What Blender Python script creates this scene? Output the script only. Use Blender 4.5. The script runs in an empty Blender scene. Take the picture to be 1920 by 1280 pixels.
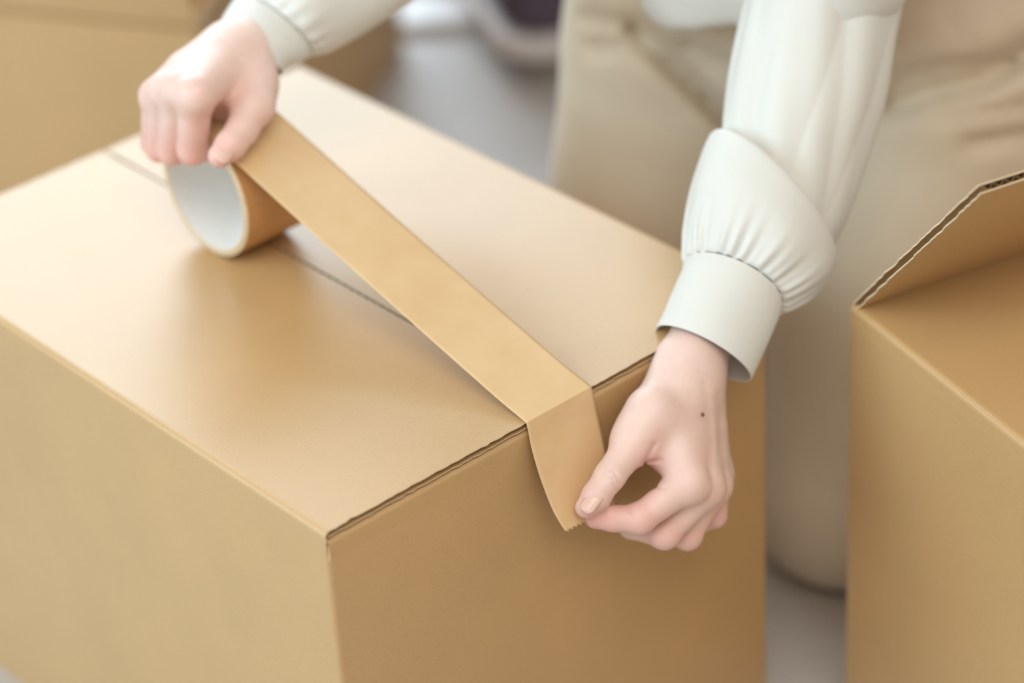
import bpy, bmesh, math, random
import numpy as np
from mathutils import Vector, Matrix
random.seed(4); rng = np.random.default_rng(4)

# ------------------------------------------------------------------ camera
# all modelling below is in millimetres: origin = near top corner of the big box,
# x along its front edge, y along its left edge, z up (z = 0 is the box top, floor at -316)
HB = 316.0
FPX = 5117.9
YAW, PITCH, ROLL = -0.701679, 0.562498, -0.063058
CAM = np.array([-673.67, -959.73, 848.63])
def rotm(yaw, pitch, roll):
    cy, sy, cp, sp = math.cos(yaw), math.sin(yaw), math.cos(pitch), math.sin(pitch)
    fwd = np.array([-sy*cp, cy*cp, -sp]); right = np.array([cy, sy, 0]); up = np.cross(right, fwd)
    cr, sr = math.cos(roll), math.sin(roll)
    return np.array([cr*right + sr*up, -sr*right + cr*up, fwd])
RC = rotm(YAW, PITCH, ROLL)
def V(px, py, depth):
    """a point seen at a photo pixel, standing `depth` mm in front of the camera"""
    return CAM + depth*(RC.T @ np.array([(px-960)/FPX, -(py-640)/FPX, 1.0]))
def on(px, py, ax, val):
    d = RC.T @ np.array([(px-960)/FPX, -(py-640)/FPX, 1.0])
    return CAM + d*(val-CAM[ax])/d[ax]
def M(p):
    p = np.asarray(p, float)
    return p*0.001 + np.array([0, 0, HB*0.001])

scene = bpy.context.scene
COL = scene.collection
cam = bpy.data.cameras.new('camera'); camo = bpy.data.objects.new('camera', cam); COL.objects.link(camo)
cam.sensor_width = 36; cam.lens = FPX*36/1920
mw = Matrix.Identity(4)
for i in range(3):
    mw[i][0] = RC[0][i]; mw[i][1] = RC[1][i]; mw[i][2] = -RC[2][i]; mw[i][3] = M(CAM)[i]
camo.matrix_world = mw
cam.clip_start = 0.05; cam.clip_end = 60
cam.dof.use_dof = True; cam.dof.focus_distance = 1.515; cam.dof.aperture_fstop = 2.6
scene.camera = camo

# ------------------------------------------------------------------ light
scene.view_settings.view_transform = 'Standard'; scene.view_settings.look = 'None'
scene.view_settings.gamma = 1.0; scene.view_settings.use_curve_mapping = False
scene.view_settings.exposure = 0.07
world = bpy.data.worlds.new('world'); scene.world = world; world.use_nodes = True
world.node_tree.nodes['Background'].inputs[0].default_value = (1.0, 0.95, 0.87, 1)
world.node_tree.nodes['Background'].inputs[1].default_value = 0.61
def area(name, loc, target, sx, sy, power, col):
    l = bpy.data.lights.new(name, 'AREA'); l.shape = 'RECTANGLE'; l.size = sx; l.size_y = sy
    l.energy = power; l.color = col
    o = bpy.data.objects.new(name, l); COL.objects.link(o)
    o.location = loc
    o.rotation_euler = (Vector(target)-Vector(loc)).to_track_quat('-Z', 'Y').to_euler()
    return o
area('window_daylight_behind', (1.45, 2.60, 1.62), (0.17, 0.22, 0.3), 2.0, 1.3, 62, (0.72, 0.88, 1.0))
area('window_daylight_left', (-2.2, 0.9, 1.4), (0.1, 0.2, 0.2), 2.2, 1.8, 56, (0.63, 0.87, 1.0))
area('ceiling_light', (-0.7, -1.2, 2.5), (0.1, 0.0, 0.2), 1.5, 1.5, 30, (1.0, 0.93, 0.82))

# ------------------------------------------------------------------ helpers
def tag(o, label=None, cat=None, group=None, kind=None):
    if label: o['label'] = label
    if cat: o['category'] = cat
    if group: o['group'] = group
    if kind: o['kind'] = kind
    return o
def empty(name, loc=(0, 0, 0)):
    o = bpy.data.objects.new(name, None); COL.objects.link(o); o.location = Vector(M(loc)); o.empty_display_size = 0.05
    return o
def mesh(name, verts, faces, mats, parent=None, smooth=False, mm=True, midx=None):
    v = M(verts) if mm else np.asarray(verts, float)
    if parent is not None: v = v - np.array(parent_world(parent))
    me = bpy.data.meshes.new(name)
    me.from_pydata([tuple(x) for x in v], [], [tuple(int(i) for i in f) for f in faces])
    for m in (mats if isinstance(mats, (list, tuple)) else [mats]): me.materials.append(m)
    if midx is not None: me.polygons.foreach_set('material_index', np.asarray(midx, np.int32))
    if smooth: me.polygons.foreach_set('use_smooth', np.ones(len(me.polygons), bool))
    me.update()
    o = bpy.data.objects.new(name, me); COL.objects.link(o)
    if parent is not None: o.parent = parent
    return o
def parent_world(p):
    w = Vector((0, 0, 0))
    while p is not None:
        w += p.location; p = p.parent
    return w
def fixnormals(o):
    bm = bmesh.new(); bm.from_mesh(o.data); bmesh.ops.recalc_face_normals(bm, faces=bm.faces); bm.to_mesh(o.data); bm.free()

class MB:
    def __init__(s): s.v = []; s.f = []; s.m = []
    def add(s, v, f, m=0):
        n = len(s.v); s.v += [np.asarray(x, float) for x in v]
        s.f += [tuple(i+n for i in q) for q in f]; s.m += [m]*len(f)
    def build(s, name, mats, parent=None, smooth=False, bevel=0, seg=2):
        o = mesh(name, np.array(s.v), s.f, mats, parent, smooth, True, s.m)
        fixnormals(o)
        if bevel:
            b = o.modifiers.new('bevel', 'BEVEL'); b.width = bevel*0.001; b.segments = seg; b.limit_method = 'ANGLE'; b.angle_limit = 0.6
        return o

# ------------------------------------------------------------------ materials
def newmat(name):
    m = bpy.data.materials.new(name); m.use_nodes = True
    nt = m.node_tree; b = nt.nodes['Principled BSDF']
    return m, nt, b
def noise(nt, scale, detail=4, rough=0.6, coord='Object', sc3=None):
    tc = nt.nodes.new('ShaderNodeTexCoord'); n = nt.nodes.new('ShaderNodeTexNoise')
    n.inputs['Scale'].default_value = scale; n.inputs['Detail'].default_value = detail; n.inputs['Roughness'].default_value = rough
    if sc3:
        mp = nt.nodes.new('ShaderNodeMapping'); mp.inputs['Scale'].default_value = sc3
        nt.links.new(tc.outputs[coord], mp.inputs[0]); nt.links.new(mp.outputs[0], n.inputs['Vector'])
    else: nt.links.new(tc.outputs[coord], n.inputs['Vector'])
    return n
def ramp(nt, src, c0, c1, p0=0.3, p1=0.7):
    r = nt.nodes.new('ShaderNodeValToRGB')
    r.color_ramp.elements[0].position = p0; r.color_ramp.elements[0].color = (*c0, 1)
    r.color_ramp.elements[1].position = p1; r.color_ramp.elements[1].color = (*c1, 1)
    nt.links.new(src, r.inputs[0]); return r
def mixc(nt, a, b, fac, mode='MIX'):
    x = nt.nodes.new('ShaderNodeMix'); x.data_type = 'RGBA'; x.blend_type = mode
    if isinstance(fac, float): x.inputs[0].default_value = fac
    else: nt.links.new(fac, x.inputs[0])
    for s, i in ((a, 6), (b, 7)):
        if isinstance(s, tuple): x.inputs[i].default_value = (*s, 1)
        else: nt.links.new(s, x.inputs[i])
    return x
def bump(nt, b, src, strength, dist):
    n = nt.nodes.new('ShaderNodeBump'); n.inputs['Strength'].default_value = strength; n.inputs['Distance'].default_value = dist
    nt.links.new(src, n.inputs['Height']); nt.links.new(n.outputs[0], b.inputs['Normal']); return n

def cardboard(name, base, dark, rough=0.44, spec=1.0):
    m, nt, b = newmat(name)
    big = noise(nt, 9, 3); r1 = ramp(nt, big.outputs[0], tuple(np.array(base)*0.95), tuple(np.array(base)*1.04))
    sp = noise(nt, 750, 3, 0.7); r2 = ramp(nt, sp.outputs[0], dark, (1, 1, 1), 0.24, 0.46)
    x = mixc(nt, r1.outputs[0], r2.outputs[0], 0.42, 'MULTIPLY')
    nt.links.new(x.outputs[2], b.inputs['Base Color'])
    b.inputs['Roughness'].default_value = rough; b.inputs['Specular IOR Level'].default_value = spec
    bump(nt, b, sp.outputs[0], 0.22, 0.0004)
    return m
KRAFT = (0.535, 0.335, 0.146)
M_card = cardboard('kraft_cardboard', KRAFT, (0.62, 0.5, 0.38))
M_cut_lit = cardboard('kraft_lit_cut_edge', (0.72, 0.58, 0.40), (0.6, 0.5, 0.4), 0.7, 0.2)  # paler than the board: light on the cut edges is put into the colour
M_flute = cardboard('kraft_fluting', (0.30, 0.19, 0.09), (0.5, 0.4, 0.3), 0.85, 0.1)

m, nt, b = newmat('kraft_paper_tape'); M_tape = m
n1 = noise(nt, 30, 3); r = ramp(nt, n1.outputs[0], (0.68, 0.46, 0.24), (0.73, 0.51, 0.28))
nt.links.new(r.outputs[0], b.inputs['Base Color']); b.inputs['Roughness'].default_value = 0.21; b.inputs['Specular IOR Level'].default_value = 0.7
n2 = noise(nt, 1200, 2); bump(nt, b, n2.outputs[0], 0.08, 0.0002)
m, nt, b = newmat('tape_layers'); M_layers = m
n1 = noise(nt, 60, 3); r = ramp(nt, n1.outputs[0], (0.52, 0.27, 0.105), (0.60, 0.32, 0.13))
nt.links.new(r.outputs[0], b.inputs['Base Color']); b.inputs['Roughness'].default_value = 0.35
m, nt, b = newmat('tape_roll_edge'); M_redge = m
n1 = noise(nt, 400, 3); r = ramp(nt, n1.outputs[0], (0.60, 0.45, 0.27), (0.74, 0.60, 0.41))
nt.links.new(r.outputs[0], b.inputs['Base Color']); b.inputs['Roughness'].default_value = 0.7
m, nt, b = newmat('white_paper_core'); M_core = m
n1 = noise(nt, 300, 3); r = ramp(nt, n1.outputs[0], (0.77, 0.78, 0.77), (0.83, 0.84, 0.83))
nt.links.new(r.outputs[0], b.inputs['Base Color']); b.inputs['Roughness'].default_value = 0.6

def cloth(name, c0, c1, sheen=0.2, rough=0.55, trans=0.0, weave=2600):
    m, nt, b = newmat(name)
    n1 = noise(nt, 14, 3); r = ramp(nt, n1.outputs[0], c0, c1)
    nt.links.new(r.outputs[0], b.inputs['Base Color']); b.inputs['Roughness'].default_value = rough
    b.inputs['Sheen Weight'].default_value = sheen
    b.inputs['Specular IOR Level'].default_value = 0.3
    n2 = noise(nt, weave, 2); bump(nt, b, n2.outputs[0], 0.06, 0.0003)
    if trans:
        out = nt.nodes['Material Output']; t = nt.nodes.new('ShaderNodeBsdfTranslucent'); mx = nt.nodes.new('ShaderNodeMixShader')
        nt.links.new(r.outputs[0], t.inputs[0]); mx.inputs[0].default_value = trans
        nt.links.new(b.outputs[0], mx.inputs[1]); nt.links.new(t.outputs[0], mx.inputs[2]); nt.links.new(mx.outputs[0], out.inputs[0])
    return m
M_blouse = cloth('ivory_satin_blouse', (0.79, 0.785, 0.745), (0.83, 0.825, 0.785), 0.25, 0.5, 0.18)
M_trousers = cloth('beige_trousers', (0.57, 0.475, 0.355), (0.62, 0.525, 0.40), 0.35, 0.7, 0.0, 900)

m, nt, b = newmat('skin'); M_skin = m
at = nt.nodes.new('ShaderNodeAttribute'); at.attribute_name = 'blush'
n1 = noise(nt, 55, 4, 0.65); r = ramp(nt, n1.outputs[0], (0.75, 0.53, 0.46), (0.80, 0.605, 0.54))
x = mixc(nt, r.outputs[0], (0.78, 0.38, 0.335), at.outputs['Fac'])
nt.links.new(x.outputs[2], b.inputs['Base Color'])
b.inputs['Roughness'].default_value = 0.46; b.inputs['Subsurface Weight'].default_value = 0.35
b.inputs['Subsurface Radius'].default_value = (1.0, 0.35, 0.2); b.inputs['Subsurface Scale'].default_value = 0.004
b.inputs['Specular IOR Level'].default_value = 0.4
n2 = noise(nt, 900, 4, 0.7); bump(nt, b, n2.outputs[0], 0.12, 0.0005)
m, nt, b = newmat('fingernail'); M_nail = m
n1 = noise(nt, 80, 2); r = ramp(nt, n1.outputs[0], (0.76, 0.49, 0.40), (0.80, 0.55, 0.46)); nt.links.new(r.outputs[0], b.inputs['Base Color'])
b.inputs['Roughness'].default_value = 0.28; b.inputs['Subsurface Weight'].default_value = 0.2; b.inputs['Subsurface Scale'].default_value = 0.002
m, nt, b = newmat('mole'); M_mole = m
n1 = noise(nt, 900, 2); r = ramp(nt, n1.outputs[0], (0.16, 0.045, 0.03), (0.26, 0.085, 0.055)); nt.links.new(r.outputs[0], b.inputs['Base Color'])
m, nt, b = newmat('hair'); M_hair = m
n1 = noise(nt, 40, 4, 0.6, 'Object', (8, 8, 0.6)); r = ramp(nt, n1.outputs[0], (0.018, 0.010, 0.007), (0.06, 0.036, 0.024)); nt.links.new(r.outputs[0], b.inputs['Base Color'])
b.inputs['Roughness'].default_value = 0.4
m, nt, b = newmat('face_details'); M_face = m
n1 = noise(nt, 80, 2); r = ramp(nt, n1.outputs[0], (0.03, 0.02, 0.016), (0.05, 0.03, 0.025)); nt.links.new(r.outputs[0], b.inputs['Base Color'])
m, nt, b = newmat('lips'); M_lip = m
n1 = noise(nt, 80, 2); r = ramp(nt, n1.outputs[0], (0.50, 0.17, 0.15), (0.55, 0.20, 0.18)); nt.links.new(r.outputs[0], b.inputs['Base Color'])

m, nt, b = newmat('carpet'); M_floor = m
n1 = noise(nt, 420, 4, 0.75); r1 = ramp(nt, n1.outputs[0], (0.34, 0.30, 0.275), (0.62, 0.57, 0.54), 0.3, 0.7)
n0 = noise(nt, 3, 2); r0 = ramp(nt, n0.outputs[0], (0.93, 0.93, 0.93), (1, 1, 1)); x = mixc(nt, r1.outputs[0], r0.outputs[0], 1.0, 'MULTIPLY')
nt.links.new(x.outputs[2], b.inputs['Base Color']); b.inputs['Roughness'].default_value = 0.38; b.inputs['Specular IOR Level'].default_value = 0.9
bump(nt, b, n1.outputs[0], 0.25, 0.002)
def plain(name, c, rough):
    m, nt, b = newmat(name); n = noise(nt, 25, 3); r = ramp(nt, n.outputs[0], tuple(np.array(c)*0.94), tuple(np.minimum(np.array(c)*1.05, 1)))
    nt.links.new(r.outputs[0], b.inputs['Base Color']); b.inputs['Roughness'].default_value = rough; return m
M_white = plain('white_plastic', (0.86, 0.88, 0.92), 0.35)
M_pale = plain('pale_grey_board', (0.66, 0.60, 0.59), 0.5)
M_purple = plain('dark_purple_fabric', (0.082, 0.062, 0.095), 0.6)

# ------------------------------------------------------------------ floor
FL = -HB
g = mesh('floor', [(-4200, -3200, FL), (5200, -3200, FL), (5200, 6200, FL), (-4200, 6200, FL)], [(0, 1, 2, 3)], M_floor)
tag(g, 'grey beige short pile carpet under the boxes', 'floor', kind='structure')

# ------------------------------------------------------------------ cardboard boxes
T = 4.2                                            # board thickness
def frame(yaw, org):
    c, s = math.cos(yaw), math.sin(yaw); org = np.asarray(org, float)
    X = np.array([c, s, 0]); Y = np.array([-s, c, 0]); Z = np.array([0, 0, 1.0])
    return lambda x, y, z: org + X*x + Y*y + Z*z
def arc_profile(r, length, n=5):
    """liner section: comes up out of the wall crease, turns over the fold, runs flat"""
    p = [(r - r*math.cos(t), -r + r*math.sin(t)) for t in np.linspace(0, math.pi/2, n)]
    return [(0.0, -r-10.0)] + p
def liner(mb, Pf, prof, th, u0, u1, nu, rough, mat, seed):
    """sheet swept along u (across the flutes' ends), section prof in (v, n); th thickness downwards"""
    r = np.random.default_rng(seed)
    us = np.linspace(0, 1, nu)
    e0 = r.normal(0, 1, len(prof))*rough; e1 = r.normal(0, 1, len(prof))*rough
    endj = r.normal(0, 1, nu)*rough
    n = len(prof); P = np.array(prof)
    tan = np.gradient(P, axis=0); tan /= np.linalg.norm(tan, axis=1)[:, None]
    nor = np.stack([tan[:, 1], -tan[:, 0]], 1)         # downward side
    vs = []
    for layer in (0, th):
        for i in range(nu):
            for j in range(n):
                v, w = P[j] + nor[j]*layer
                if j == n-1: v += endj[i]
                u = (u0 + e0[j]) if i == 0 else ((u1 + e1[j]) if i == nu-1 else u0 + (u1-u0)*us[i])
                vs.append(Pf(u, v, w))
    S = nu*n; f = []
    for i in range(nu-1):
        for j in range(n-1):
            a = i*n+j; f.append((a, a+1, a+n+1, a+n)); f.append((S+a, S+a+n, S+a+n+1, S+a+1))
    nf = len(f)
    for i in range(nu-1):
        for j in (0, n-1):
            a = i*n+j; f.append((a, a+n, S+a+n, S+a))
    for j in range(n-1):
        for i in (0, nu-1):
            a = i*n+j; f.append((a, a+1, S+a+1, S+a))
    mb.add(vs, f, mat); mb.m[-(len(f)-nf):] = [2]*(len(f)-nf)      # cut edges of the paper, in the paler lit colour
def flap(name, parent, Pf, u0, u1, length, t=T, fold=4.0, rough=0.35, seed=0, inset=2.8, lt=0.55):
    """one corrugated flap: outer liner, fluting, inner liner. Pf(u, v, n): u along the hinge, v out from it"""
    mb = MB()
    pr = arc_profile(fold, length)
    # finer steps along the free side so the torn liner edge reads
    pr = pr + [(v, 0.0) for v in np.linspace(fold+4, length, 46)]
    liner(mb, Pf, pr, lt, u0, u1, 9, rough, 0, seed)
    inner = [(v, -(t-lt)) for v in np.linspace(fold*0.6, length-0.4, 46)]
    liner(mb, Pf, inner, lt, u0+0.2, u1-0.2, 9, rough, 0, seed+1)
    # fluting: triangular wave across u, running along v
    per = 7.2; k0 = int((u1-u0-2*inset)/(per/2))
    us = [u0+inset + i*(per/2) for i in range(k0+1)]
    th = 0.35; vs = []; f = []
    for i, u in enumerate(us):
        w = -0.75 if i % 2 == 0 else -(t-0.75)
        for du in (-th/2, th/2):
            for v in (fold*0.8, length-0.9): vs.append(Pf(u+du, v, w))
    for i in range(len(us)-1):
        a = i*4; c = a+4
        f += [(a, a+1, c+1, c), (a+2, c+2, c+3, a+3), (a+1, a+3, c+3, c+1), (a, c, c+2, a+2)]
    mb.add(vs, f, 1)
    return mb.build(name, [M_card, M_flute, M_cut_lit], parent)
def rounded_rect(w, d, r, n=5):
    pts = []
    for cx, cy, a0 in ((w-r, d-r, 0), (r, d-r, 90), (r, r, 180), (w-r, r, 270)):
        for k in range(n):
            a = math.radians(a0 + 90*k/(n-1)); pts.append((cx+r*math.cos(a), cy+r*math.sin(a)))
    return pts
def body(parent, F, w, d, ztop, zbot):
    o = rounded_rect(w, d, 3.5); i = [(min(max(x, T), w-T), min(max(y, T), d-T)) for x, y in o]
    n = len(o); zs = list(np.linspace(zbot, ztop, 8)); mb = MB(); vs = []; f = []
    for z in zs: vs += [F(x, y, z) for x, y in o]
    for k in range(len(zs)-1):
        for j in range(n): f.append((k*n+j, k*n+(j+1) % n, (k+1)*n+(j+1) % n, (k+1)*n+j))
    B = len(vs)
    vs += [F(x, y, ztop) for x, y in i] + [F(x, y, zbot+T) for x, y in i]
    top = (len(zs)-1)*n
    for j in range(n):
        k = (j+1) % n
        f.append((top+j, top+k, B+k, B+j)); f.append((B+j, B+k, B+n+k, B+n+j))
    f.append(tuple(range(n))[::-1]); f.append(tuple(B+n+j for j in range(n)))
    mb.add(vs, f)
    o = mb.build('box_body', M_card, parent)
    o.data.polygons.foreach_set('use_smooth', np.ones(len(o.data.polygons), bool)); o.data.set_sharp_from_angle(angle=0.6)
    return o

def tilted(F, hinge, along, out, ang):
    """Pf for a flap hinged at `hinge` (local xyz), u along `along`, v = `out` turned up by ang degrees"""
    hinge, along, out = (np.asarray(q, float) for q in (hinge, along, out))
    c, s = math.cos(math.radians(ang)), math.sin(math.radians(ang))
    vv = out*c + np.array([0, 0, 1])*s; nn = -out*s + np.array([0, 0, 1])*c
    return lambda u, v, n: F(*(hinge + along*u + vv*v + nn*n))

# --- the box being taped
W, D = 338.0, 446.0
F0 = frame(0, (0, 0, 0))
b1 = empty('cardboard_box', (W/2, D/2, -HB))
tag(b1, 'large closed kraft cardboard box having tape pulled along its top seam', 'box', 'kraft cardboard moving boxes')
body(b1, F0, W, D, -9.0, -HB)
flap('top_flap', b1, lambda u, v, n: F0(v-0.04, u, n - 0.004*v*(1-u/446)), 0.6, D-0.6, W/2-0.9, seed=3, rough=0.28)
flap('top_flap', b1, lambda u, v, n: F0(W-v+0.04, D-u, n - 0.004*v*(u/446)), 0.6, D-0.6, W/2-1.0, seed=7, rough=0.28)
for k, (yy, sg) in enumerate(((0, 1), (D, -1))):
    flap('end_flap', b1, (lambda yy, sg: (lambda u, v, n: F0(u if sg > 0 else W-u, yy+sg*(v-0.04), n-T-1.9)))(yy, sg), 1.5, W-1.5, 150, fold=3.2, seed=11+k)

# --- the open box on the right
dcn = on(1592, 570, 2, 0.0); d2 = on(1920, 832, 2, 0.0)
ydir = (dcn-d2)/np.linalg.norm(dcn-d2); yaw2 = math.atan2(-ydir[0], ydir[1])
W2, D2 = 338.0, 446.0
org2 = dcn - ydir*D2
F2 = frame(yaw2, org2)
c2 = F2(W2/2, D2/2, -HB); b2 = empty('cardboard_box', c2)
tag(b2, 'open kraft cardboard box with a raised corrugated flap beside the kneeling person', 'box', 'kraft cardboard moving boxes')
body(b2, F2, W2, D2, -6.0, -HB)
flap('side_flap', b2, lambda u, v, n: F2(v-0.04, u, n), 0.8, D2-0.8, W2/2-1, seed=23, rough=0.4)
flap('side_flap', b2, lambda u, v, n: F2(W2-v+0.04, D2-u, n), 0.8, D2-0.8, W2/2-1, seed=27, rough=0.4)
flap('raised_flap', b2, tilted(F2, (W2-1.5, D2-1, 0.5), (-1, 0, 0), (0, -1, 0), 49), 0, W2-3, 178, seed=31, rough=0.6, fold=3.0, inset=1.5, lt=0.8, t=5.0)
flap('end_flap', b2, lambda u, v, n: F2(u, v-0.04, n-T-1.2), 1.5, W2-1.5, 150, seed=35, fold=3.2)

# --- the box standing behind, flaps up
Z3 = -85.0
a3 = on(372, 52, 2, Z3); e3 = on(0, 17, 2, Z3)
y3 = (e3-a3)/np.linalg.norm(e3-a3); yaw3 = math.atan2(-y3[0], y3[1])
W3, D3 = 440.0, 460.0
F3 = frame(yaw3, a3)
b3 = empty('cardboard_box', F3(W3/2, D3/2, -HB-Z3))
tag(b3, 'blurred kraft cardboard box with its flaps standing up behind the taped box', 'box', 'kraft cardboard moving boxes')
body(b3, F3, W3, D3, -3.0, -HB-Z3)
flap('side_flap', b3, tilted(F3, (0, 0, -2), (0, 1, 0), (1, 0, 0), 97), 2, D3-2, 120, seed=41)
flap('side_flap', b3, tilted(F3, (W3, D3, -2), (0, -1, 0), (-1, 0, 0), 115), 2, D3-2, 120, seed=43)
flap('end_flap', b3, tilted(F3, (0, 0, -2), (1, 0, 0), (0, 1, 0), 125), 6, W3-6, 120, seed=45)
flap('end_flap', b3, tilted(F3, (W3, D3, -2), (-1, 0, 0), (0, -1, 0), 100), 6, W3-6, 120, seed=47)

# ------------------------------------------------------------------ tape roll
RX0, RX1, RY, RR, RI = 137.0, 187.0, 282.0, 43.0, 38.5
roll = empty('tape_roll', ((RX0+RX1)/2, RY, 0))
tag(roll, 'roll of brown paper packing tape with white core, its strip stretched to the box edge', 'tape')
def tube(name, ro, ri, x0, x1, mats, parent, n=96, be=0.5):
    mb = MB(); prof = [(x0+be, ro), (x1-be, ro), (x1, ro-be), (x1, ri+be), (x1-be, ri), (x0+be, ri), (x0, ri+be), (x0, ro-be)]
    mi = [0, 1, 1, 1, 2, 1, 1, 1]
    vs = []
    for k in range(n):
        t = 2*math.pi*k/n
        for x, r in prof: vs.append((x, RY+r*math.sin(t), RR+0.3+r*math.cos(t)))
    K = len(prof)
    for j in range(K):
        f = [(k*K+j, k*K+(j+1) % K, ((k+1) % n)*K+(j+1) % K, ((k+1) % n)*K+j) for k in range(n)]
        mb.add([], [], 0); mb.f += f; mb.m += [mi[j]]*n
    mb.v = [np.array(v) for v in vs]
    o = mb.build(name, mats, parent); o.data.polygons.foreach_set('use_smooth', np.ones(len(o.data.polygons), bool))
    try: o.data.set_sharp_from_angle(angle=0.6)
    except Exception: pass
    return o
tube('tape_winding', RR, RI+2.6, RX0, RX1, [M_layers, M_redge, M_redge], roll)
tag(tube('core', RI+2.55, RI, RX0-0.4, RX1+0.4, [M_redge, M_redge, M_core], roll), 'white paper core')

def catmull(P, n):
    P = np.asarray(P, float); out = []
    Q = np.vstack([2*P[0]-P[1], P, 2*P[-1]-P[-2]])
    for i in range(1, len(Q)-2):
        for t in np.linspace(0, 1, n, endpoint=False):
            a, b_, c, d = Q[i-1], Q[i], Q[i+1], Q[i+2]
            out.append(0.5*((2*b_)+(-a+c)*t+(2*a-5*b_+4*c-d)*t*t+(-a+3*b_-3*c+d)*t**3))
    out.append(P[-1]); return np.array(out)
# left / right edges of the strip, from over the roll to the torn end
Lp, Rp = [], []
tang = math.radians(17.4)
for a in np.linspace(-60, 17.4, 12):               # wrapped on the winding (angle from the top, towards the front)
    t = math.radians(-a); y = RY + (RR+0.45)*math.sin(t); z = RR+0.3+(RR+0.45)*math.cos(t)
    Lp.append((RX0+0.2, y, z)); Rp.append((RX1-0.2, y, z))
yT, zT = Lp[-1][1], Lp[-1][2]
for s in np.linspace(0.08, 0.93, 10):
    y = yT*(1-s) + 3.0*s; z = zT*(1-s) + 1.0*s - 2.2*math.sin(math.pi*s)*0.6
    Lp.append((RX0+s*6, y, z)); Rp.append((RX1+s*6, y, z))
Lp += [(143.6, 2.2, 0.8), (143.8, -0.7, -1.6)]; Rp += [(193.8, 2.2, 0.8), (194.0, -0.7, -1.6)]
for (lx, ly, rx, ry, dy, dy2) in ((996, 838, 1119, 772, -4, -3), (1011, 890, 1132, 828, -11, -9), (1031, 944, 1143, 884, -19, -17), (1046, 974, 1150, 922, -24.5, -23), (1061, 997, 1158, 952, -29, -28)):
    Lp.append(on(lx, ly, 1, dy)); Rp.append(on(rx, ry, 1, dy2))
Lc, Rc = catmull(Lp, 5), catmull(Rp, 5)
nu = len(Lc); nw = 25; vs = []
for i in range(nu):
    for j in range(nw):
        s = j/(nw-1); p = Lc[i]*(1-s)+Rc[i]*s
        if i == nu-1:
            dirv = (Lc[-1]-Lc[-4]); dirv = dirv/np.linalg.norm(dirv)
            p = p + dirv*(0.9*((j % 2)*2-1) - 2.0*s)
        vs.append(p)
fs = [(i*nw+j, i*nw+j+1, (i+1)*nw+j+1, (i+1)*nw+j) for i in range(nu-1) for j in range(nw-1)]
strip = mesh('tape_strip', np.array(vs), fs, M_tape, roll, True); fixnormals(strip)
so = strip.modifiers.new('thick', 'SOLIDIFY'); so.thickness = 0.00018; so.offset = 0

# ------------------------------------------------------------------ implicit surfaces for the figure
def surface_nets(D, org, h):
    nx, ny, nz = D.shape; S = D < 0
    c = np.zeros((nx-1, ny-1, nz-1), np.int8)
    offs = [(i, j, k) for i in (0, 1) for j in (0, 1) for k in (0, 1)]
    sl = lambda o: (slice(o[0], nx-1+o[0]), slice(o[1], ny-1+o[1]), slice(o[2], nz-1+o[2]))
    for o in offs: c += S[sl(o)]
    act = (c > 0) & (c < 8); I = np.argwhere(act)
    idx = -np.ones(act.shape, np.int64); idx[act] = np.arange(len(I))
    acc = np.zeros((len(I), 3)); cnt = np.zeros(len(I))
    for a in offs:
        for ax in range(3):
            if a[ax]: continue
            b_ = list(a); b_[ax] = 1
            da = D[I[:, 0]+a[0], I[:, 1]+a[1], I[:, 2]+a[2]]; db = D[I[:, 0]+b_[0], I[:, 1]+b_[1], I[:, 2]+b_[2]]
            m_ = (da < 0) != (db < 0); t = np.where(m_, da/(da-db+1e-12), 0)
            p = np.tile(np.array(a, float), (len(I), 1)); p[:, ax] += t
            acc += p*m_[:, None]; cnt += m_
    verts = org + h*(I + acc/cnt[:, None])
    faces = []
    for ax in range(3):
        sa = [slice(None)]*3; sb = [slice(None)]*3; sa[ax] = slice(0, -1); sb[ax] = slice(1, None)
        A, B = S[tuple(sa)], S[tuple(sb)]
        E = np.argwhere(A != B); o1, o2 = (ax+1) % 3, (ax+2) % 3
        lim = np.array([nx-1, ny-1, nz-1])
        ok = (E[:, o1] > 0) & (E[:, o2] > 0) & (E[:, o1] < lim[o1]) & (E[:, o2] < lim[o2]); E = E[ok]
        def cell(d1, d2):
            q = E.copy(); q[:, o1] += d1; q[:, o2] += d2; return idx[q[:, 0], q[:, 1], q[:, 2]]
        Q = np.stack([cell(-1, -1), cell(0, -1), cell(0, 0), cell(-1, 0)], 1)
        fl = ~A[E[:, 0], E[:, 1], E[:, 2]]
        Q[fl] = Q[fl][:, ::-1]; faces.append(Q)
    return verts, np.vstack(faces)
def smin(a, b_, k):
    h_ = np.maximum(k-np.abs(a-b_), 0)/k
    return np.minimum(a, b_) - h_*h_*k*0.25
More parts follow.
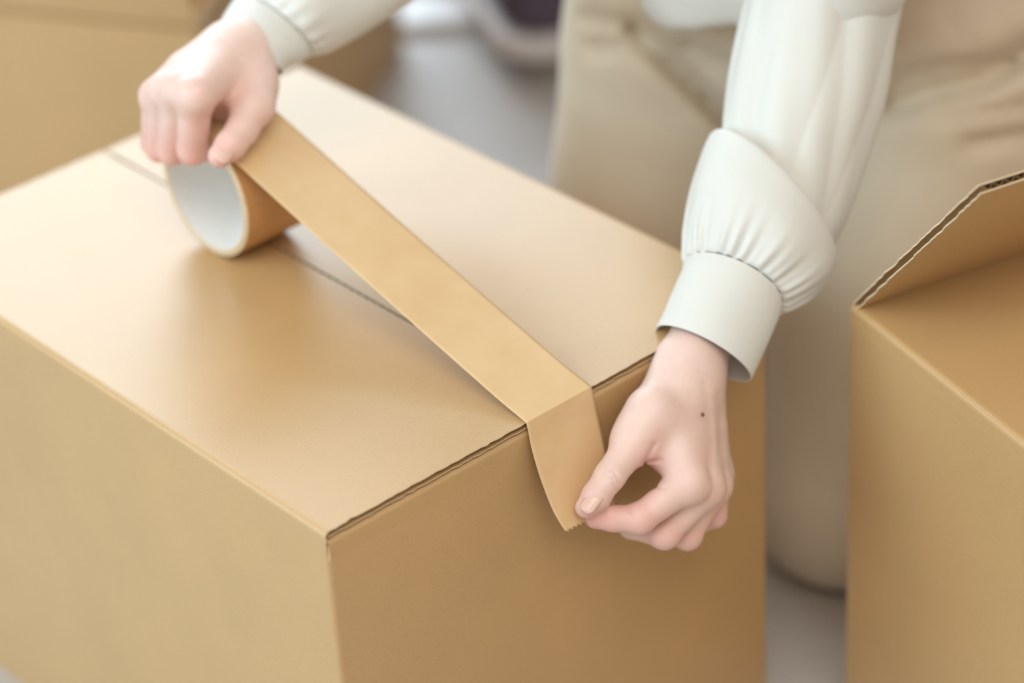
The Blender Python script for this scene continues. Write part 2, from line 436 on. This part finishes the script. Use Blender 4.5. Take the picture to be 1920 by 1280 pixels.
class Field:
    def __init__(s, lo, hi, h):
        s.org = np.array(lo, float); s.h = h
        n = np.ceil((np.array(hi)-s.org)/h).astype(int)+1
        ax = [(s.org[i]+h*np.arange(n[i])).astype(np.float32) for i in range(3)]
        s.X, s.Y, s.Z = np.meshgrid(*ax, indexing='ij'); s.D = np.full(s.X.shape, 1e3, np.float32)
    def cone(s, a, b_, r1, r2):
        a, b_ = np.asarray(a, np.float32), np.asarray(b_, np.float32); ba = b_-a; L = float(ba@ba)+1e-9
        px, py, pz = s.X-a[0], s.Y-a[1], s.Z-a[2]
        t = np.clip((px*ba[0]+py*ba[1]+pz*ba[2])/L, 0, 1)
        return np.sqrt((px-t*ba[0])**2+(py-t*ba[1])**2+(pz-t*ba[2])**2) - (r1+(r2-r1)*t)
    def ell(s, c, axes, rad):
        q = 0
        P = (s.X-c[0], s.Y-c[1], s.Z-c[2])
        for A, r in zip(axes, rad): q = q + ((P[0]*A[0]+P[1]*A[1]+P[2]*A[2])/r)**2
        return (np.sqrt(q)-1)*min(rad)
    def chain(s, pts, rs, k=2.0):
        d = None
        for i in range(len(pts)-1):
            c = s.cone(pts[i], pts[i+1], rs[i], rs[i+1]); d = c if d is None else smin(d, c, k)
        return d
    def crease(s, d, a, b_, w, depth):
        c = s.cone(a, b_, 0, 0); return d + depth*np.exp(-(c/w)**2)
    def mesh(s, d): return surface_nets(d, s.org, s.h)

def hand(palm, fingers, thumb, forearm, creases, h=1.0, kf=1.1, kp=6.0, bumps=(), kt=8.0, front=0):
    pts = np.array([p for ch in (list(fingers)+[thumb, forearm]+palm) for p in ch[0]])
    lo, hi = pts.min(0)-26, pts.max(0)+26
    F = Field(lo, hi, h)
    dp = None
    for p, r in palm+[forearm]:
        c = F.chain(p, r); dp = c if dp is None else smin(dp, c, 13.0)
    df = None
    for p, r in fingers:
        c = F.chain(p, r, 2.5); df = c if df is None else smin(df, c, kf)
    d = smin(dp, df, kp)
    dt = F.chain(thumb[0], thumb[1], 3.0); d = smin(d, dt, kt)
    for c, r, k in bumps: d = smin(d, F.cone(c, c, r, r), k)
    if creases:
        cx, cy, cz = (RC[k][0]*(F.X-CAM[0])+RC[k][1]*(F.Y-CAM[1])+RC[k][2]*(F.Z-CAM[2]) for k in range(3))
        qx, qy = 960+FPX*cx/cz, 640-FPX*cy/cz; near = (np.abs(d) < 6) & (cz < front)
        I = np.nonzero(near); ux, uy = qx[I], qy[I]; add = np.zeros(len(ux), np.float32)
        for cp, w, dep in creases:                     # skin folds, as shallow grooves
            for (ax_, ay_), (bx_, by_) in zip(cp[:-1], cp[1:]):
                ex, ey = bx_-ax_, by_-ay_
                t = np.clip(((ux-ax_)*ex+(uy-ay_)*ey)/(ex*ex+ey*ey), 0, 1)
                add = np.maximum(add, dep*np.exp(-(np.hypot(ux-ax_-t*ex, uy-ay_-t*ey)/w)**2))
        d[I] += add
    v, f = F.mesh(d)
    return v, f
def blushmap(v, spots):
    w = np.zeros(len(v))
    for c, r, s in spots: w = np.maximum(w, s*np.exp(-((v-np.asarray(c))**2).sum(1)/(r*r)))
    return np.clip(w, 0, 1)

person = empty('person', (520, 140, FL))
tag(person, 'kneeling person in ivory blouse and beige trousers pulling packing tape along the box', 'person')
BV, BF, BB = [], [], []
def addbody(v, f, bl):
    n = sum(len(x) for x in BV); BV.append(v); BF.append(f+n); BB.append(bl)

# ---- hand pinching the tape end (view-based joints: pixel, pixel, distance)
pin = on(1098, 962, 1, -29.0); dp0 = float((pin-CAM) @ RC[2])
z0 = dp0                                             # distance of the pinch
def J(px, py, dz): return V(px, py, z0+dz)
th = [J(1222, 775, 14), J(1184, 836, 8), J(1143, 893, -2), J(1118, 930, -5), J(1099, 951, -5)]
ix = [J(1290, 905, 12), J(1199, 972, 6), J(1150, 972, 6), J(1117, 971, 6)]
mi = [J(1322, 916, 26), J(1246, 1000, 24), J(1185, 985, 40), J(1160, 965, 44)]
ri = [J(1339, 910, 44), J(1289, 1003, 42), J(1235, 985, 58), J(1205, 960, 60)]
pk = [J(1344, 888, 60), J(1340, 966, 62), J(1300, 985, 72), J(1275, 965, 74)]
wr = J(1296, 668, 44)
fore = ([J(1455, 385, 118), J(1338, 590, 66), wr, J(1290, 722, 38)], [27, 19.5, 17.5, 16])
palm = [([J(1280, 705, 36), J(1262, 800, 22), ix[0]], [14, 13.0, 11.2]),
        ([J(1294, 705, 42), J(1298, 810, 34), mi[0]], [14, 12.8, 10.8]),
        ([J(1304, 705, 50), J(1315, 810, 48), ri[0]], [13, 11.8, 9.8]),
        ([J(1310, 712, 56), J(1325, 800, 60), pk[0]], [12, 10.8, 8.8]),
        ([J(1262, 712, 34), J(1222, 775, 20), J(1192, 822, 11)], [13, 14.5, 11.5]),
        ([J(1196, 815, 14), J(1222, 830, 18), J(1258, 856, 20)], [10, 8.0, 9])]
v, f = hand(palm,
    [(ix, [10.2, 8.4, 7.3, 6.2]), (mi, [10.2, 8.5, 7.6, 6.8]), (ri, [9.6, 8.0, 7.2, 6.5]), (pk, [8.6, 7.0, 6.2, 5.6])],
    (th, [13.5, 10.4, 8.6, 8.0, 6.3]), fore,
    [(((1130, 890), (1151, 884), (1163, 907)), 3.6, 1.0), (((1132, 898), (1148, 897), (1157, 916)), 3.4, 0.8), (((1209, 866), (1227, 832)), 4.5, 1.6), (((1208, 866), (1240, 862)), 4.0, 1.1),
     (((1222, 913), (1247, 915)), 3.6, 0.9), (((1228, 890), (1240, 895)), 3.6, 0.8), (((1178, 953), (1187, 968)), 3.6, 1.0), (((1322, 720), (1334, 830), (1330, 900)), 9, 0.7), (((1346, 740), (1352, 850)), 8, 0.7)],
    h=0.92, front=z0+62, bumps=[(ix[0]+0*pin, 10.8, 5), (ix[1], 8.7, 3), (mi[1], 8.8, 3), (ri[1], 8.3, 3)])
bl = blushmap(v, [(ix[0], 13, .35), (mi[0], 13, .3), (ix[1], 15, .65), (ix[3], 20, .8), (mi[1], 15, .55), (ri[1], 15, .55), (pk[1], 15, .6), (th[4], 11, .35), (J(1205, 860, 8), 13, .6), (J(1165, 935, 4), 14, .6), (J(1330, 960, 50), 16, .5)])
addbody(v, f, bl)
HL = v

# ---- hand gripping the roll
def K(px, py, dz): return V(px, py, 1640+dz)
xi = 124.0
ix2 = [on(369, 178, 0, xi+1), on(361, 281, 0, xi+3), np.array([150, 281, 70.]), np.array([166, 279, 70.])]
mi2 = [on(337, 168, 0, xi), on(322, 283, 0, xi+2), np.array([150, 297, 66.]), np.array([166, 296, 67.])]
ri2 = [on(310, 168, 0, xi), on(298, 279, 0, xi+1), np.array([148, 309, 56.]), np.array([160, 309, 58.])]
pk2 = [on(291, 180, 0, xi+1), on(286, 268, 0, xi+1), np.array([146, 308, 58.]), np.array([156, 307, 58.])]
tip2 = on(413, 292, 2, 87.0)
wr2 = V(452, 98, 1672)
th2 = [V(478, 150, 1655), V(477, 198, 1640), on(454, 243, 2, 94.0), on(433, 271, 2, 90.0), tip2]
fore2 = ([V(640, -40, 1735), V(530, 45, 1700), wr2, V(428, 122, 1662)], [29, 22, 19, 17])
palm2 = [([V(440, 115, 1660), V(412, 142, 1640), ix2[0]], [15, 13, 10.4]),
         ([V(434, 108, 1666), V(390, 135, 1648), mi2[0]], [14, 12.5, 10.6]),
         ([V(426, 102, 1672), V(366, 132, 1656), ri2[0]], [13, 12, 10]),
         ([V(420, 98, 1676), V(345, 138, 1665), pk2[0]], [13, 11.5, 9.2]),
         ([V(462, 118, 1665), V(474, 160, 1652), V(475, 196, 1641)], [15, 14, 10.8]),
         ([V(388, 178, 1644), V(414, 201, 1660), V(458, 192, 1648)], [9, 8.5, 9])]
v, f = hand(palm2,
    [(ix2, [9.8, 9.2, 7.6, 6.6]), (mi2, [10.0, 8.6, 7.6, 6.8]), (ri2, [9.4, 8.0, 7.2, 6.4]), (pk2, [8.4, 7.0, 6.2, 5.6])],
    (th2, [13, 10.8, 9.6, 9.0, 7.4]), fore2, [], h=1.2, kf=0.6, bumps=[])
bl = blushmap(v, [(q[1], 20, .75) for q in (ix2, mi2, ri2, pk2)] + [(q[0], 12, .35) for q in (ix2, mi2, ri2, pk2)] + [(tip2, 14, .6), (th2[2], 12, .4), (V(415, 190, 1640), 16, .6), (on(385, 240, 0, xi), 16, .5)])
addbody(v, f, bl)

# ---- the rest of the body, under the clothes, and the head
LAT = np.array([.44, -.9, 0]); FWD = np.array([-.9, -.44, 0]); UP = np.array([0, 0, 1.])
ZC0 = z0+95
HIP = V(1555, 75, 1880); CH = np.array([425, 80, 460.])
hipL, hipR = HIP+LAT*95, HIP-LAT*95
shL, shR = CH+LAT*160, CH-LAT*160
elL, elR = V(1572, -80, ZC0), V(800, -170, 1728)
knL = np.array([486, 62, -255.]); knR = np.array([525, 264, -255.])
HEAD = CH + FWD*95 + UP*235
Fb = Field((60, -260, -330), (900, 520, 860), 8.0)
d = Fb.chain([HIP, HIP+(CH-HIP)*.3, HIP+(CH-HIP)*.6, CH], [66, 62, 72, 88], 30)
for q, r in ((hipL, 52), (hipR, 52)): d = smin(d, Fb.cone(HIP, q, 62, r), 30)
for a, b_, c in ((shL, elL, fore[0][0]), (shR, elR, fore2[0][0])):
    d = smin(d, Fb.cone(CH+UP*20, a, 64, 40), 25); d = smin(d, Fb.chain([a, b_, c], [36, 29, 24], 10), 15)
for hp, kn in ((hipL, knL), (hipR, knR)):
    ank = kn + np.array([330, 90, -18.])
    d = smin(d, Fb.chain([hp, kn, ank], [54, 44, 30], 12), 15)
    d = smin(d, Fb.cone(ank, ank+np.array([110, 30, -8.]), 28, 20), 12)
neck0 = CH + UP*70 + FWD*15
d = smin(d, Fb.cone(neck0, HEAD-UP*60, 50, 46), 25)
axh = (FWD, LAT, UP)
d = smin(d, Fb.ell(HEAD, axh, (92, 74, 108)), 14)
d = smin(d, Fb.ell(HEAD+FWD*45-UP*55, axh, (48, 50, 52)), 20)
d = smin(d, Fb.cone(HEAD+FWD*93+UP*2, HEAD+FWD*108-UP*22, 7, 11), 10)         # nose
for s in (-1, 1): d = smin(d, Fb.ell(HEAD+LAT*75*s-UP*8, axh, (18, 8, 28)), 6)
v, f = Fb.mesh(d)
addbody(v, f, np.zeros(len(v)))
bodyo = mesh('body', np.vstack(BV), np.vstack(BF), M_skin, person, True)
at = bodyo.data.attributes.new('blush', 'FLOAT', 'POINT'); at.data.foreach_set('value', np.concatenate(BB).astype(np.float32))
sm = bodyo.modifiers.new('smooth', 'SMOOTH'); sm.factor = 0.5; sm.iterations = 2

def ellipsoid(name, c, axes, rad, mat, parent, n=16):
    vs, f = [], []
    for i in range(n+1):
        for j in range(2*n):
            a, b_ = math.pi*i/n, math.pi*j/n
            vs.append(np.asarray(c)+axes[0]*rad[0]*math.sin(a)*math.cos(b_)+axes[1]*rad[1]*math.sin(a)*math.sin(b_)+axes[2]*rad[2]*math.cos(a))
    for i in range(n):
        for j in range(2*n):
            f.append((i*2*n+j, i*2*n+(j+1) % (2*n), (i+1)*2*n+(j+1) % (2*n), (i+1)*2*n+j))
    return mesh(name, np.array(vs), f, mat, parent, True)
for s in (-1, 1):
    ellipsoid('eye', HEAD+FWD*84+LAT*30*s+UP*2, axh, (9, 13, 6), M_face, bodyo, 8)
    ellipsoid('eyebrow', HEAD+FWD*88+LAT*31*s+UP*22, axh, (5, 17, 3), M_face, bodyo, 8)
ellipsoid('mouth', HEAD+FWD*91-UP*52, axh, (6, 21, 6), M_lip, bodyo, 8)
Fh = Field(HEAD-160, HEAD+150, 6.0)
dh = Fh.ell(HEAD+UP*8-FWD*6, axh, (104, 86, 118))
dh = np.maximum(dh, -Fh.ell(HEAD+FWD*95-UP*45, axh, (75, 64, 100)))
dh = smin(dh, Fh.ell(HEAD-FWD*95-UP*40, axh, (42, 45, 48)), 12)
v, f = Fh.mesh(dh); hair = mesh('hair', v, f, M_hair, person, True); hair.modifiers.new('smooth', 'SMOOTH').iterations = 3

def nail(c, along, normal, L, Wd, parent):
    along = along/np.linalg.norm(along); normal = normal-along*(normal@along); normal /= np.linalg.norm(normal)
    side = np.cross(along, normal); vs = []; n = 11
    for i in range(n):
        for j in range(n):
            u = i/(n-1)*2-1; s = j/(n-1)*2-1
            wd = Wd*math.sqrt(max(0.02, 1-max(0, abs(u)-0.45)**2/0.36))
            vs.append(c+along*L*u+side*wd*s+normal*(-(s*wd)**2/(2*Wd)*0.75 - 0.06*L*u*u - 0.25*max(0, -u-0.6)*3))
    f = [(i*n+j, i*n+j+1, (i+1)*n+j+1, (i+1)*n+j) for i in range(n-1) for j in range(n-1)]
    o = mesh('thumbnail', np.array(vs), f, M_nail, parent, True); fixnormals(o)
    s = o.modifiers.new('thick', 'SOLIDIFY'); s.thickness = 0.0006; s.offset = 0
    tag(o, 'smooth pale pink thumbnail'); return o
def surf_point(px, py, verts):
    """nearest skin point along the line of sight through a pixel"""
    d0 = RC.T @ np.array([(px-960)/FPX, -(py-640)/FPX, 1.0]); d0 /= np.linalg.norm(d0)
    r = verts-CAM; t = r@d0; off = np.linalg.norm(r-t[:, None]*d0, axis=1)
    m_ = off < 1.6; return CAM+d0*t[m_].min()
na = surf_point(1109, 938, HL)
nail(na + 0.15*(CAM-na)/1500, th[4]-th[2], CAM-na + 250*RC[1] - 350*RC[0], 7.6, 4.5, bodyo)
HR = BV[1]
nb = surf_point(421, 288, HR)
nail(nb, th2[4]-th2[2], CAM-nb + 500*UP, 6.0, 4.5, bodyo)
mo = surf_point(1318, 777, HL)
tag(ellipsoid('mole', mo, (RC[0], RC[1], RC[2]), (0.95, 1.2, 0.6), M_mole, bodyo, 8), 'small brown mole')

# ------------------------------------------------------------------ clothes
def loft(name, rings, mat, parent, n=120, steps=8, mod=None, thick=0.7, closed=False):
    """rings: (Lx, Ly, Rx, Ry, depth, b_mm, shift_px [, bend]) seen sections of a sleeve; far side lies shift_px further along the arm"""
    arr = []
    for r in rings:
        Lx, Ly, Rx, Ry, dpt, bb, sh = r[:7]
        dl = r[7] if len(r) > 7 else 0
        cl, cr = V(Lx, Ly, dpt-dl), V(Rx, Ry, dpt+dl); c = (cl+cr)/2; a = (cr-cl)/2
        w = np.array([Rx-Lx, Ry-Ly], float); w /= np.linalg.norm(w); pd = np.array([-w[1], w[0]])
        mx, my = (Lx+Rx)/2, (Ly+Ry)/2
        far = V(mx+pd[0]*sh, my+pd[1]*sh, dpt+bb)
        arr.append(np.concatenate([c, a, far-c]))
    P = catmull(np.array(arr), steps); vs = []; K_ = len(P)
    for i, q in enumerate(P):
        c, a, b_ = q[:3], q[3:6], q[6:9]; s = i/(steps)          # ring index, fractional
        for j in range(n):
            t = 2*math.pi*j/n
            k = 1.0 + (mod(s, t) if mod else 0)
            vs.append(c + (a*math.cos(t)+b_*math.sin(t))*k)
    f = [(i*n+j, i*n+(j+1) % n, (i+1)*n+(j+1) % n, (i+1)*n+j) for i in range(K_-1) for j in range(n)]
    o = mesh(name, np.array(vs), f, mat, parent, True); fixnormals(o)
    m_ = o.modifiers.new('thick', 'SOLIDIFY'); m_.thickness = thick*0.001; m_.offset = -1
    sb = o.modifiers.new('sub', 'SUBSURF'); sb.levels = 1; sb.render_levels = 1
    return o
# torso of the blouse
Fs = Field((90, -260, 60), (820, 480, 640), 6.0)
d = Fs.chain([HIP+(CH-HIP)*.12, HIP+(CH-HIP)*.3, HIP+(CH-HIP)*.55, CH], [128, 112, 108, 115], 40)
for s in (shL, shR): d = smin(d, Fs.cone(CH+UP*10, s, 85, 62), 25)
for a, e, q in ((shL, elL, fore[0][0]), (shR, elR, fore2[0][0])): d = smin(d, Fs.chain([a, e, e*.7+q*.3], [60, 46, 34], 12), 15)
fold = 5*np.sin((Fs.X*0.9-Fs.Y*1.3+Fs.Z*0.6)/26.0)*np.sin((Fs.X+Fs.Z)/47.0)
d = d + fold
lt = (Fs.X-HIP[0])*LAT[0]+(Fs.Y-HIP[1])*LAT[1]
d = np.maximum(d, -(Fs.Z-(HIP[2]+88+0.35*lt)))
d = np.maximum(d, -Fs.cone(neck0+UP*40, neck0+UP*120, 62, 70))
v, f = Fs.mesh(d); blouse = mesh('blouse', v, f, M_blouse, person, True); blouse.modifiers.new('smooth', 'SMOOTH').iterations = 4

ZC = z0+44
cuffL = loft('cuff', [(1229, 614, 1409, 711, ZC+6, 25, 26), (1240, 592, 1417, 692, ZC+8, 26, 29), (1260, 545, 1439, 643, ZC+13, 27, 36), (1280, 502, 1458, 600, ZC+18, 28, 43), (1284, 489, 1465, 582, ZC+20, 28, 47)],
    M_blouse, blouse, thick=1.1, mod=lambda s, t: 0.012*math.sin(3*t+s))
tag(cuffL, 'plain ivory cuff')
def puff(s, t):
    g = math.exp(-((s-0.6)/1.25)**2)
    w = math.sin(23*t + 2.2*math.sin(3*t)) + 0.6*math.sin(37*t+1.0+1.5*math.sin(2*t))
    wide = 0.5*math.sin(9*t+0.6+0.8*math.sin(2*t))
    fade = 1.0 if s > 0.15 else s/0.15
    r = (0.036*w*g + 0.055*wide*math.exp(-((s-1.5)/1.4)**2))*fade
    if s > 7.5:
        e = min(1, (s-7.5)/2)
        r += e*(0.05*(abs(math.sin(2.5*t+s*0.22+0.4))-0.5) + 0.035*(abs(math.sin(4*t-s*0.35))-0.5) + 0.012*math.sin(11*t+s))
    return r
sleeveL = loft('sleeve', [
    (1284, 489, 1465, 581, ZC+20, 27, 47), (1284, 470, 1478, 578, ZC+21, 31, 49), (1285, 420, 1515, 560, ZC+25, 38, 51), (1296, 352, 1546, 535, ZC+32, 43, 52),
    (1316, 288, 1560, 510, ZC+40, 45, 52), (1331, 253, 1561, 498, ZC+44, 45, 52), (1340, 248, 1556, 492, ZC+46, 43, 48), (1348, 270, 1552, 490, ZC+46, 40, 42),
    (1352, 285, 1556, 470, ZC+48, 38, 36), (1354, 262, 1582, 420, ZC+52, 38, 30), (1358, 220, 1620, 312, ZC+60, 42, 28), (1372, 135, 1655, 205, ZC+64, 43, 26),
    (1390, 50, 1676, 100, ZC+64, 44, 24), (1412, -40, 1696, -10, ZC+58, 45, 20), (1450, -150, 1720, -130, ZC+45, 46, 14)],
    M_blouse, blouse, n=240, mod=puff)
ZD = 1690
cuffR = loft('cuff', [(391, 77, 530, 140, ZD-14, 24, 16), (404, 55, 540, 128, ZD-10, 25, 18), (424, 20, 562, 118, ZD-2, 26, 20), (446, -12, 584, 104, ZD+8, 27, 22)],
    M_blouse, blouse, thick=1.1)
tag(cuffR, 'plain ivory cuff')
sleeveR = loft('sleeve', [(446, -12, 584, 104, ZD+8, 27, 22), (458, -30, 604, 100, ZD+12, 34, 24), (490, -70, 640, 84, ZD+22, 42, 26), (550, -130, 700, 50, ZD+36, 46, 28),
    (630, -190, 770, 8, ZD+46, 48, 26), (720, -250, 850, -60, ZD+40, 50, 20)],
    M_blouse, blouse, n=200, mod=lambda s, t: 0.02*math.sin(21*t+2*math.sin(3*t))*math.exp(-((s-0.6)/0.9)**2)*min(1, s/0.15) + (0.03*math.sin(4*t+s) if s > 1 else 0))

# trousers
Ft = Field((330, -190, -316), (1010, 560, 240), 6.0)
d = Ft.ell(HIP+UP*10+np.array([25, 10, 0]), (FWD, LAT, UP), (120, 148, 125))
for hp, kn in ((hipL, knL), (hipR, knR)):
    ank = kn + np.array([330, 90, -12.])
    d = smin(d, Ft.chain([hp+UP*10, hp*.5+kn*.5+FWD*8, kn+UP*5], [96, 92, 68], 30), 30)
    d = smin(d, Ft.chain([kn, ank], [62, 56], 12), 22)
d = smin(d, Ft.chain([HIP+UP*20, HIP+(CH-HIP)*.3, HIP+(CH-HIP)*.42], [106, 92, 90], 20), 25)
d = np.maximum(d, Ft.Z-(HIP[2]+140))
zz = Ft.Z; lat = (Ft.X-HIP[0])*LAT[0]+(Ft.Y-HIP[1])*LAT[1]
cre = np.exp(-((zz-20-0.15*np.abs(lat))/55.0)**2)
d = d + cre*1.2*np.sin(zz/9.5 + lat/60.0 + 1.5*np.sin(lat/45.0)) + 1.5*np.sin(zz/38+lat/30)
# pressed folds at the hips: grooves along lines on the front of the cloth
cx_, cy_, cz_ = (RC[k][0]*(Ft.X-CAM[0])+RC[k][1]*(Ft.Y-CAM[1])+RC[k][2]*(Ft.Z-CAM[2]) for k in range(3))
ppx, ppy = 960+FPX*cx_/cz_, 640-FPX*cy_/cz_
front = (cz_ < 1900).astype(np.float32)
for pts, wpx, dep in ((((1195, 55), (1290, 150), (1375, 235)), 20, 16), (((1660, 200), (1760, 168), (1850, 150), (1935, 88)), 22, 17), (((1680, 150), (1790, 122), (1900, 118)), 14, 8),
                      (((1765, -20), (1785, 50), (1815, 88)), 10, 3), (((1820, 270), (1940, 252)), 14, 7), (((1760, 218), (1940, 198)), 11, 6), (((1105, 35), (1190, 50)), 12, 8), (((1110, 88), (1200, 82)), 12, 8),
                      (((1290, 85), (1400, 140)), 16, 7)):
    best = np.full(ppx.shape, 1e6, np.float32)
    for (ax_, ay_), (bx_, by_) in zip(pts[:-1], pts[1:]):
        ex, ey = bx_-ax_, by_-ay_
        t = np.clip(((ppx-ax_)*ex+(ppy-ay_)*ey)/(ex*ex+ey*ey), 0, 1)
        best = np.minimum(best, np.hypot(ppx-ax_-t*ex, ppy-ay_-t*ey))
    d = d + front*1.35*dep*np.exp(-(best/wpx)**2)
d = np.maximum(d, FL+2-Ft.Z)
v, f = Ft.mesh(d); trousers = mesh('trousers', v, f, M_trousers, person, True); trousers.modifiers.new('smooth', 'SMOOTH').iterations = 4

# ------------------------------------------------------------------ things on the floor far behind
def rbox(name, c, ax, size, mat, parent=None, bev=10):
    mb = MB(); X = np.array([math.cos(ax), math.sin(ax), 0]); Y = np.array([-X[1], X[0], 0]); Z = np.array([0, 0, 1.]); c = np.asarray(c, float)
    vs = [c+X*size[0]*i/2+Y*size[1]*j/2+Z*size[2]*k for i in (-1, 1) for j in (-1, 1) for k in (0, 1)]
    mb.add(vs, [(0, 1, 3, 2), (4, 6, 7, 5), (0, 4, 5, 1), (2, 3, 7, 6), (0, 2, 6, 4), (1, 5, 7, 3)])
    o = mb.build(name, mat, parent, True, bev, 4); return o
def lathe(name, c, prof, mat, parent=None, n=64):
    vs, f = [], []
    for k in range(n):
        t = 2*math.pi*k/n
        for r, z in prof: vs.append((c[0]+r*math.cos(t), c[1]+r*math.sin(t), c[2]+z))
    K_ = len(prof)
    for k in range(n):
        for j in range(K_-1): f.append((k*K_+j, ((k+1) % n)*K_+j, ((k+1) % n)*K_+j+1, k*K_+j+1))
    o = mesh(name, np.array(vs), f, mat, parent, True); fixnormals(o); return o
ctr = on(826, 36, 2, FL)
wb = empty('storage_box', ctr)
tag(wb, 'flat blurred white box on the carpet beyond the taped box', 'box')
rbox('box_body', ctr, -0.70, (200, 56, 8), M_white, wb, 3); rbox('lid', ctr+UP*8, -0.70, (206, 62, 5), M_white, wb, 2)
# low seat with a pale base, its near left corner rounded
sc = on(948, 128, 2, FL+30); yw = math.radians(-27)
Fq = frame(yw, sc)
seat = empty('floor_seat', Fq(300, 200, 0)*np.array([1, 1, 0])+np.array([0, 0, FL]))
tag(seat, 'dark purple upholstered low seat on a pale base behind the person', 'seat')
def slab(name, x0, y0, x1, y1, z0_, z1_, r, mat, bev):
    pts = [(x0+x, y0+y) for x, y in rounded_rect(x1-x0, y1-y0, r, 9)]; n = len(pts); mb = MB()
    vs = [Fq(x, y, z0_) for x, y in pts]+[Fq(x, y, z1_) for x, y in pts]
    mb.add(vs, [tuple(range(n))[::-1], tuple(range(n, 2*n))]+[(k, (k+1) % n, n+(k+1) % n, n+k) for k in range(n)])
    o = mb.build(name, mat, seat, True, bev, 3)
    try: o.data.set_sharp_from_angle(angle=0.7)
    except Exception: pass
    return o
slab('base', 0, 0, 620, 420, 0, 20, 40, M_pale, 4)
slab('cushion', 9, 10, 606, 410, 20, 150, 40, M_purple, 14)
for lx, ly in ((60, 60), (560, 60), (60, 360), (560, 360)): slab('leg', lx-15, ly-15, lx+15, ly+15, -30, 0, 8, M_pale, 1)
